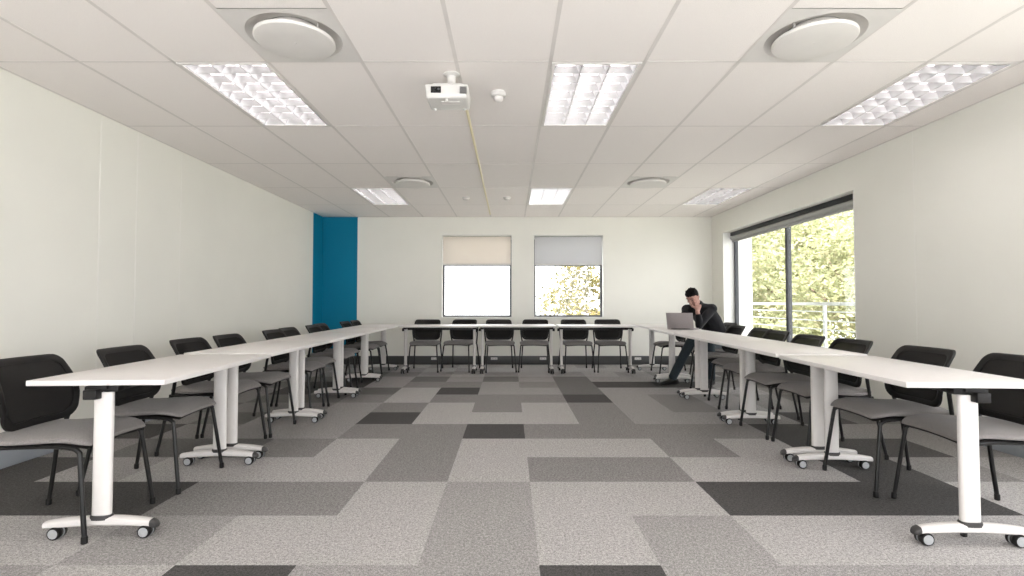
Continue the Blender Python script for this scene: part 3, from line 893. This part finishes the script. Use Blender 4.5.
    def legs(bm, g):
        for h, k, a in ((hipR, kneeR, ankR), (hipL, kneeL, ankL)):
            h, k, a = V(h), V(k), V(a)
            limb(bm, [h, h.lerp(k, .5), k], [.088 + g, .076 + g, .058 + g])
            limb(bm, [k, k.lerp(a, .3), k.lerp(a, .75), a], [.057 + g, .055 + g, .043 + g * 1.8, .036 + g * 2.2])
    # head frame
    f = V((-.62, -.58, -.66)).normalized(); l = V((.68, -.73, 0)); l = (l - f * l.dot(f)).normalized(); u = f.cross(l).normalized()
    if u.z < 0: u = -u
    Rm = Matrix((f, l, u)).transposed()      # columns: forward, left, up
    def H(a, b, c): return headc + f * a + l * b + u * c
    bm = bmesh.new()
    torso(bm, -.008); arms(bm, -.004); legs(bm, -.006)
    # neck and head
    limb(bm, [(2.56, 7.05, 1.03), V((2.525, 7.035, 1.085)), H(-.025, 0, -.05)], [.062, .055, .056])
    rings = []
    for (h, fr, bk, w_) in ((-.122, .070, -.02, .028), (-.112, .088, .01, .045), (-.085, .088, .045, .058), (-.05, .086, .078, .067), (-.015, .084, .092, .072), (.02, .086, .098, .076), (.055, .084, .096, .075), (.085, .068, .080, .064), (.105, .040, .050, .042), (.113, .012, .02, .016)):
        ring = []
        for k in range(28):
            t_ = 2 * PI * k / 28; c, s = math.cos(t_), math.sin(t_)
            x = c * (fr if c > 0 else bk); ring.append(H(x, s * w_, h))
        rings.append(ring)
    add_rings(bm, rings)
    limb(bm, [H(.084, 0, .012), H(.098, 0, -.012), H(.108, 0, -.030)], [.009, .011, .013])      # nose
    for s in (-1, 1):
        ball(bm, H(.100, s * .011, -.034), (.009, .009, .008))
        limb(bm, [H(.080, s * .012, .026), H(.082, s * .032, .030), H(.068, s * .052, .022)], [.007, .008, .006])   # brow
        ball(bm, H(.066, s * .042, -.030), (.014, .014, .014))                                         # cheek
        ball(bm, H(-.008, s * .076, -.008), (.018, .010, .030), Rm)                                   # ear
    limb(bm, [H(.076, .024, -.066), H(.088, 0, -.064), H(.076, -.024, -.066)], [.006, .0085, .006])
    limb(bm, [H(.076, .020, -.077), H(.086, 0, -.077), H(.076, -.020, -.077)], [.006, .009, .006])
    ball(bm, H(.078, 0, -.104), (.018, .018, .016))
    # left hand: palm under the jaw, fingers up the cheek
    def hand(wrist, palm_dir, side, nrm, curl, flip, thumb_curl=.3):
        d = V(palm_dir).normalized(); s = V(side); s = (s - d * s.dot(d)).normalized(); n = V(nrm); n = (n - d * n.dot(d) - s * n.dot(s)).normalized()
        w_ = V(wrist)
        limb(bm, [w_ - d * .03, w_, w_ + d * .03], [.026, .025, .024])
        for q in (-1.5, -.5, .5, 1.5):
            limb(bm, [w_ + d * .012 + s * q * .010, w_ + d * .085 + s * q * .0205], [.017, .012])
        for q, ln in ((-1.5, .066), (-.5, .078), (.5, .084), (1.5, .074)):
            p = w_ + d * .088 + s * q * .0212
            dirs = d + s * q * .03
            P = [p]; ang = .15
            for k, fr in enumerate((.45, .32, .23)):
                ang += curl * (.8 if k == 0 else 1.0)
                P.append(P[-1] + (dirs * math.cos(ang) + n * math.sin(ang)).normalized() * ln * fr)
            limb(bm, P, [.0098, .009, .0082, .0070], 10, 3)
        b0 = w_ + d * .028 + s * flip * .020
        P = [b0, b0 + (d * .5 + s * flip * .85).normalized() * .036]
        P.append(P[-1] + (d * .85 + s * flip * .5 + n * thumb_curl).normalized() * .030)
        P.append(P[-1] + (d + s * flip * .2 + n * thumb_curl).normalized() * .024)
        limb(bm, P, [.015, .012, .0105, .008], 10, 3)
    cheek = H(.035, .080, -.060)
    hand(wrL, (cheek - wrL), f, -l, .28, 1)
    hand(wrR, (-.35, -.85, -.10), (.85, -.35, 0), (0, 0, -1), .30, 1)
    body = fuse('body', bm, skin, T, .0045, 3)
    # clothes
    bm = bmesh.new(); torso(bm, .008, 7); arms(bm, .008, .86, .62)
    limb(bm, [(2.585, 7.062, 1.0), (2.555, 7.048, 1.060)], [.085, .068])
    for s_ in (shR, shL):
        limb(bm, [V((2.56, 7.05, 1.035)), V((2.57, 7.055, 1.01)).lerp(s_, .55), s_], [.066, .068, .068])
        limb(bm, [s_, s_.lerp(V((2.69, 7.095, .87)), .5), V((2.69, 7.095, .87))], [.068, .085, .10])
    fuse('sweater', bm, sweater, T, .008, 4)
    bm = bmesh.new(); legs(bm, .009); trunk(bm, [(c, ax, a + .004, b + .004) for c, ax, a, b in secs[:4]])
    fuse('trousers', bm, denim, T, .008, 4)
    for a, t_ in ((ankR, toeR), (ankL, toeL)):
        a, t_ = V(a), V(t_); d = (t_ - a); d.z = 0; d.normalize(); sd = d.cross(V((0, 0, 1)))
        bm = bmesh.new(); rings = []
        for k, (x, h, w_) in enumerate(((-.075, .060, .022), (-.062, .078, .032), (-.02, .098, .037), (.04, .088, .041), (.09, .060, .046), (.135, .046, .045), (.175, .034, .034), (.192, .022, .018))):
            ring = []
            for q in range(16):
                an = 2 * PI * q / 16; c, s = math.cos(an), math.sin(an)
                z = .003 + (h - .003) * (s * .5 + .5) ** .8
                ring.append(V((a.x, a.y, 0)) + d * x + sd * w_ * math.copysign(abs(c) ** .7, c) + V((0, 0, z)))
            rings.append(ring)
        add_rings(bm, rings)
        bmesh.ops.translate(bm, vec=-base, verts=bm.verts)
        sh = build('shoe', bm, leather, T)
        bm = bmesh.new()
        for k in range(4):
            c0 = V((a.x, a.y, 0)) + d * (.035 + .018 * k) + V((0, 0, .093 - .009 * k))
            add_tube(bm, [c0 - sd * .02, c0 + V((0, 0, .004)), c0 + sd * .02], .003, 6)
        bmesh.ops.translate(bm, vec=-base, verts=bm.verts); build('laces', bm, M['dark_grey'], sh)
    # hair: short crop over crown, back and sides
    bm = bmesh.new()
    rings = []
    for (h, fr, bk, w_) in ((-.075, -.045, .078, .056), (-.04, -.022, .098, .074), (-.01, .004, .103, .078), (.018, .022, .106, .081), (.040, .050, .106, .082), (.062, .080, .102, .080), (.088, .078, .088, .071), (.110, .052, .062, .050), (.123, .020, .028, .020)):
        ring = []
        for k in range(32):
            t_ = 2 * PI * k / 32; c, s = math.cos(t_), math.sin(t_)
            x = c * fr if c > 0 else c * bk
            ring.append(H(x, s * w_, h))
        rings.append(ring)
    add_rings(bm, rings)
    hr = random.Random(5)                 # uneven short tufts along the hairline and crown
    for k in range(90):
        a_ = hr.uniform(0, 2 * PI); h = hr.choice((.052, .058, .064, .08, .095, .110)) if abs(math.sin(a_)) < .85 or math.cos(a_) > 0 else hr.uniform(-.06, .08)
        fr_ = .080 if h < .085 else .066; bk_ = .098 if h < .085 else .072; w2 = .076 if h < .085 else .060
        c, s_ = math.cos(a_), math.sin(a_)
        ball(bm, H(c * (fr_ if c > 0 else bk_), s_ * w2, h), (.0062, .0062, .0062))
    fuse('hair', bm, hairm, T, .006, 3)
    for s in (-1, 1):
        bm = bmesh.new(); limb(bm, [H(.090, s * .014, .031), H(.093, s * .032, .036), H(.076, s * .054, .028)], [.0025, .0035, .002], 8, 3)
        bmesh.ops.translate(bm, vec=-base, verts=bm.verts); build('eyebrow', bm, hairm, T)
        bm = bmesh.new(); ball(bm, H(.0795, s * .031, .004), (.006, .0085, .0045), Rm); bmesh.ops.translate(bm, vec=-base, verts=bm.verts)
        build('eye', bm, M['black_plastic'], T)
person()

# ------------------------------------------------------------------ outside
GZ = -3.4
bm = bmesh.new(); box2(bm, (-40, YB + TH + .3, GZ - .3), (60, 60, GZ)); box2(bm, (XR + TH + .3, -20, GZ - .3), (60, YB + TH + .3, GZ)); struct('ground', bm, M['yard'], smooth=False)
bm = bmesh.new(); box2(bm, (XR + TH, 3.5, -.25), (5.15, 13.0, -.03), .01); struct('balcony_slab', bm, M['concrete'])
bm = bmesh.new(); box2(bm, (XR + TH, 3.5, 2.80), (5.35, 13.0, 3.0), .01); struct('added_shade_slab', bm, M['concrete'])  # unseen overhang added to keep sun off the pillar and railing
bm = bmesh.new(); box2(bm, (3.86, 9.45, -.03), (4.42, 9.95, 3.6), .01); struct('exterior_pillar', bm, M['pillar'])
bm = bmesh.new(); box2(bm, (-7, YN - TH - 6, -.25), (7, YN - TH, -.03), .01); struct('added_bounce_slab', bm, M['bounce_white'])  # unseen pale slab added to bounce sunlight onto the ceiling
rl = thing('balcony_railing', 'white balcony railing with flat top rail outside the side window', 'railing', (5.0, 8.25, -.03))
bm = bmesh.new(); box2(bm, (-.03, -4.2, 1.075), (.03, 4.6, 1.125), .006); build('top_rail', bm, M['rail'], rl)
for z in (.975, .83, .69, .55, .41, .27, .13):
    bm = bmesh.new(); add_tube(bm, [(0, -4.2, z), (0, 4.6, z)], .009, 8); build('rail', bm, M['rail'], rl)
for y in (-3.6, 0, 3.6):
    bm = bmesh.new(); box2(bm, (-.02, y - .024, 0), (.02, y + .024, 1.075), .004); box2(bm, (-.06, y - .06, 0), (.06, y + .06, .012), .002); build('post', bm, M['rail'], rl)

def tree(loc, height, crown, nleaf, leaf, mats, label, seed, group='trees beyond the balcony', ncl=26, spread=.9):
    r = random.Random(seed)
    T = thing('tree', label, 'tree', loc, r.uniform(0, 6), group)
    bm = bmesh.new()
    ch = height - crown * .95
    base = Vector((0, 0, 0)); mid = Vector((r.uniform(-.2, .2), r.uniform(-.2, .2), ch * .55)); topv = Vector((r.uniform(-.3, .3), r.uniform(-.3, .3), ch))
    add_tube(bm, smooth_path([base, mid, topv, topv + Vector((.1, .1, crown * .6))], 4), [.17 - .012 * k for k in range(13)], 9)
    cl = []
    for k in range(ncl):
        while True:
            p = Vector((r.uniform(-1, 1), r.uniform(-1, 1), r.uniform(-1, 1)))
            if p.length < 1: break
        p *= crown * spread; p.z *= 1.05
        cl.append(topv + p)
    for c in cl[:10]:
        m_ = (topv + c) / 2 + Vector((0, 0, -.25))
        add_tube(bm, smooth_path([topv + Vector((0, 0, -.3)), m_, c], 3), [.07, .06, .05, .04, .032, .026, .02], 6)
    build('trunk', bm, M['bark'], T)
    bm = bmesh.new()
    for k in range(nleaf):
        c = cl[r.randrange(len(cl))]
        d = Vector((r.gauss(0, 1), r.gauss(0, 1), r.gauss(0, .8))) * crown * .17
        p = c + d
        u = Vector((r.gauss(0, 1), r.gauss(0, 1), r.gauss(0, .6))).normalized(); w = u.cross(Vector((r.gauss(0, 1), r.gauss(0, 1), r.gauss(0, 1)))).normalized()
        s = leaf * r.uniform(.6, 1.3)
        a, b_, c_, d_ = p - u * s, p + w * s * .45 + u * s * .1, p + u * s, p - w * s * .45 + u * s * .1
        f = bm.faces.new([bm.verts.new(v) for v in (a, b_, c_, d_)])
        f.material_index = r.choices((0, 1, 2), (5, 4, 3))[0]
    me = bpy.data.meshes.new('foliage'); bm.to_mesh(me); bm.free()
    for m in mats: me.materials.append(m)
    o = bpy.data.objects.new('foliage', me); col.objects.link(o); o.parent = T
    return T
LM = [M['leaf1'], M['leaf2'], M['leaf3']]
tree((8.3, 11.6, GZ), 6.4, 2.3, 15000, .075, LM, 'yellow green tree filling the nearer pane of the side window', 11, ncl=34)
tree((8.6, 16.2, GZ), 7.4, 2.7, 15000, .09, LM, 'bushy green tree seen behind the railing post through the side window', 12, ncl=34)
tree((10.6, 21.4, GZ), 9.0, 3.2, 15000, .11, LM, 'tree in the farther pane of the side window beside the white pillar', 13, ncl=34)
tree((15.5, 27.0, GZ), 11.0, 4.2, 12000, .16, LM, 'far tree closing the view deep behind the side window', 14, ncl=34)
tree((13.6, 15.2, GZ), 9.4, 3.6, 14000, .13, LM, 'tree at the outer side of the garden, behind the nearest tree', 15, ncl=34)
tree((3.7, 19.0, GZ), 6.6, 2.3, 6500, .10, LM2, 'sparse leafy tree outside the far window with the grey blind', 16, 'trees outside the far windows', 30, 1.0)

# ------------------------------------------------------------------ light, sky, camera
w = bpy.data.worlds.new('daylight'); scene.world = w; w.use_nodes = True
bg = w.node_tree.nodes['Background']; bg.inputs[0].default_value = (0.985, 0.96, 1.0, 1); bg.inputs[1].default_value = 2.7
sun = bpy.data.lights.new('sun', 'SUN'); sun.energy = 12.0; sun.angle = R(2); sun.color = (1.0, .955, .965)
so = bpy.data.objects.new('sun', sun); col.objects.link(so)
so.rotation_euler = Vector((.08, .66, -.75)).to_track_quat('-Z', 'Y').to_euler()

cam = bpy.data.cameras.new('camera'); cam.sensor_fit = 'HORIZONTAL'; cam.sensor_width = 36.0
cam.lens = 518.765 / 1024 * 36.0; cam.shift_x = (512 - 510.06) / 1024; cam.clip_start = .05
co = bpy.data.objects.new('camera', cam); col.objects.link(co)
co.location = (0, 0, 1.0789); co.rotation_euler = (PI / 2 + .0294, 0, 0)
scene.camera = co
vs = scene.view_settings
vs.view_transform = 'Standard'; vs.look = 'None'; vs.gamma = 1.0; vs.use_curve_mapping = False; vs.exposure = 1.05
scene.display_settings.display_device = 'sRGB'
scene.cycles.use_denoising = True
scene.cycles.max_bounces = 10; scene.cycles.diffuse_bounces = 6; scene.cycles.transparent_max_bounces = 16
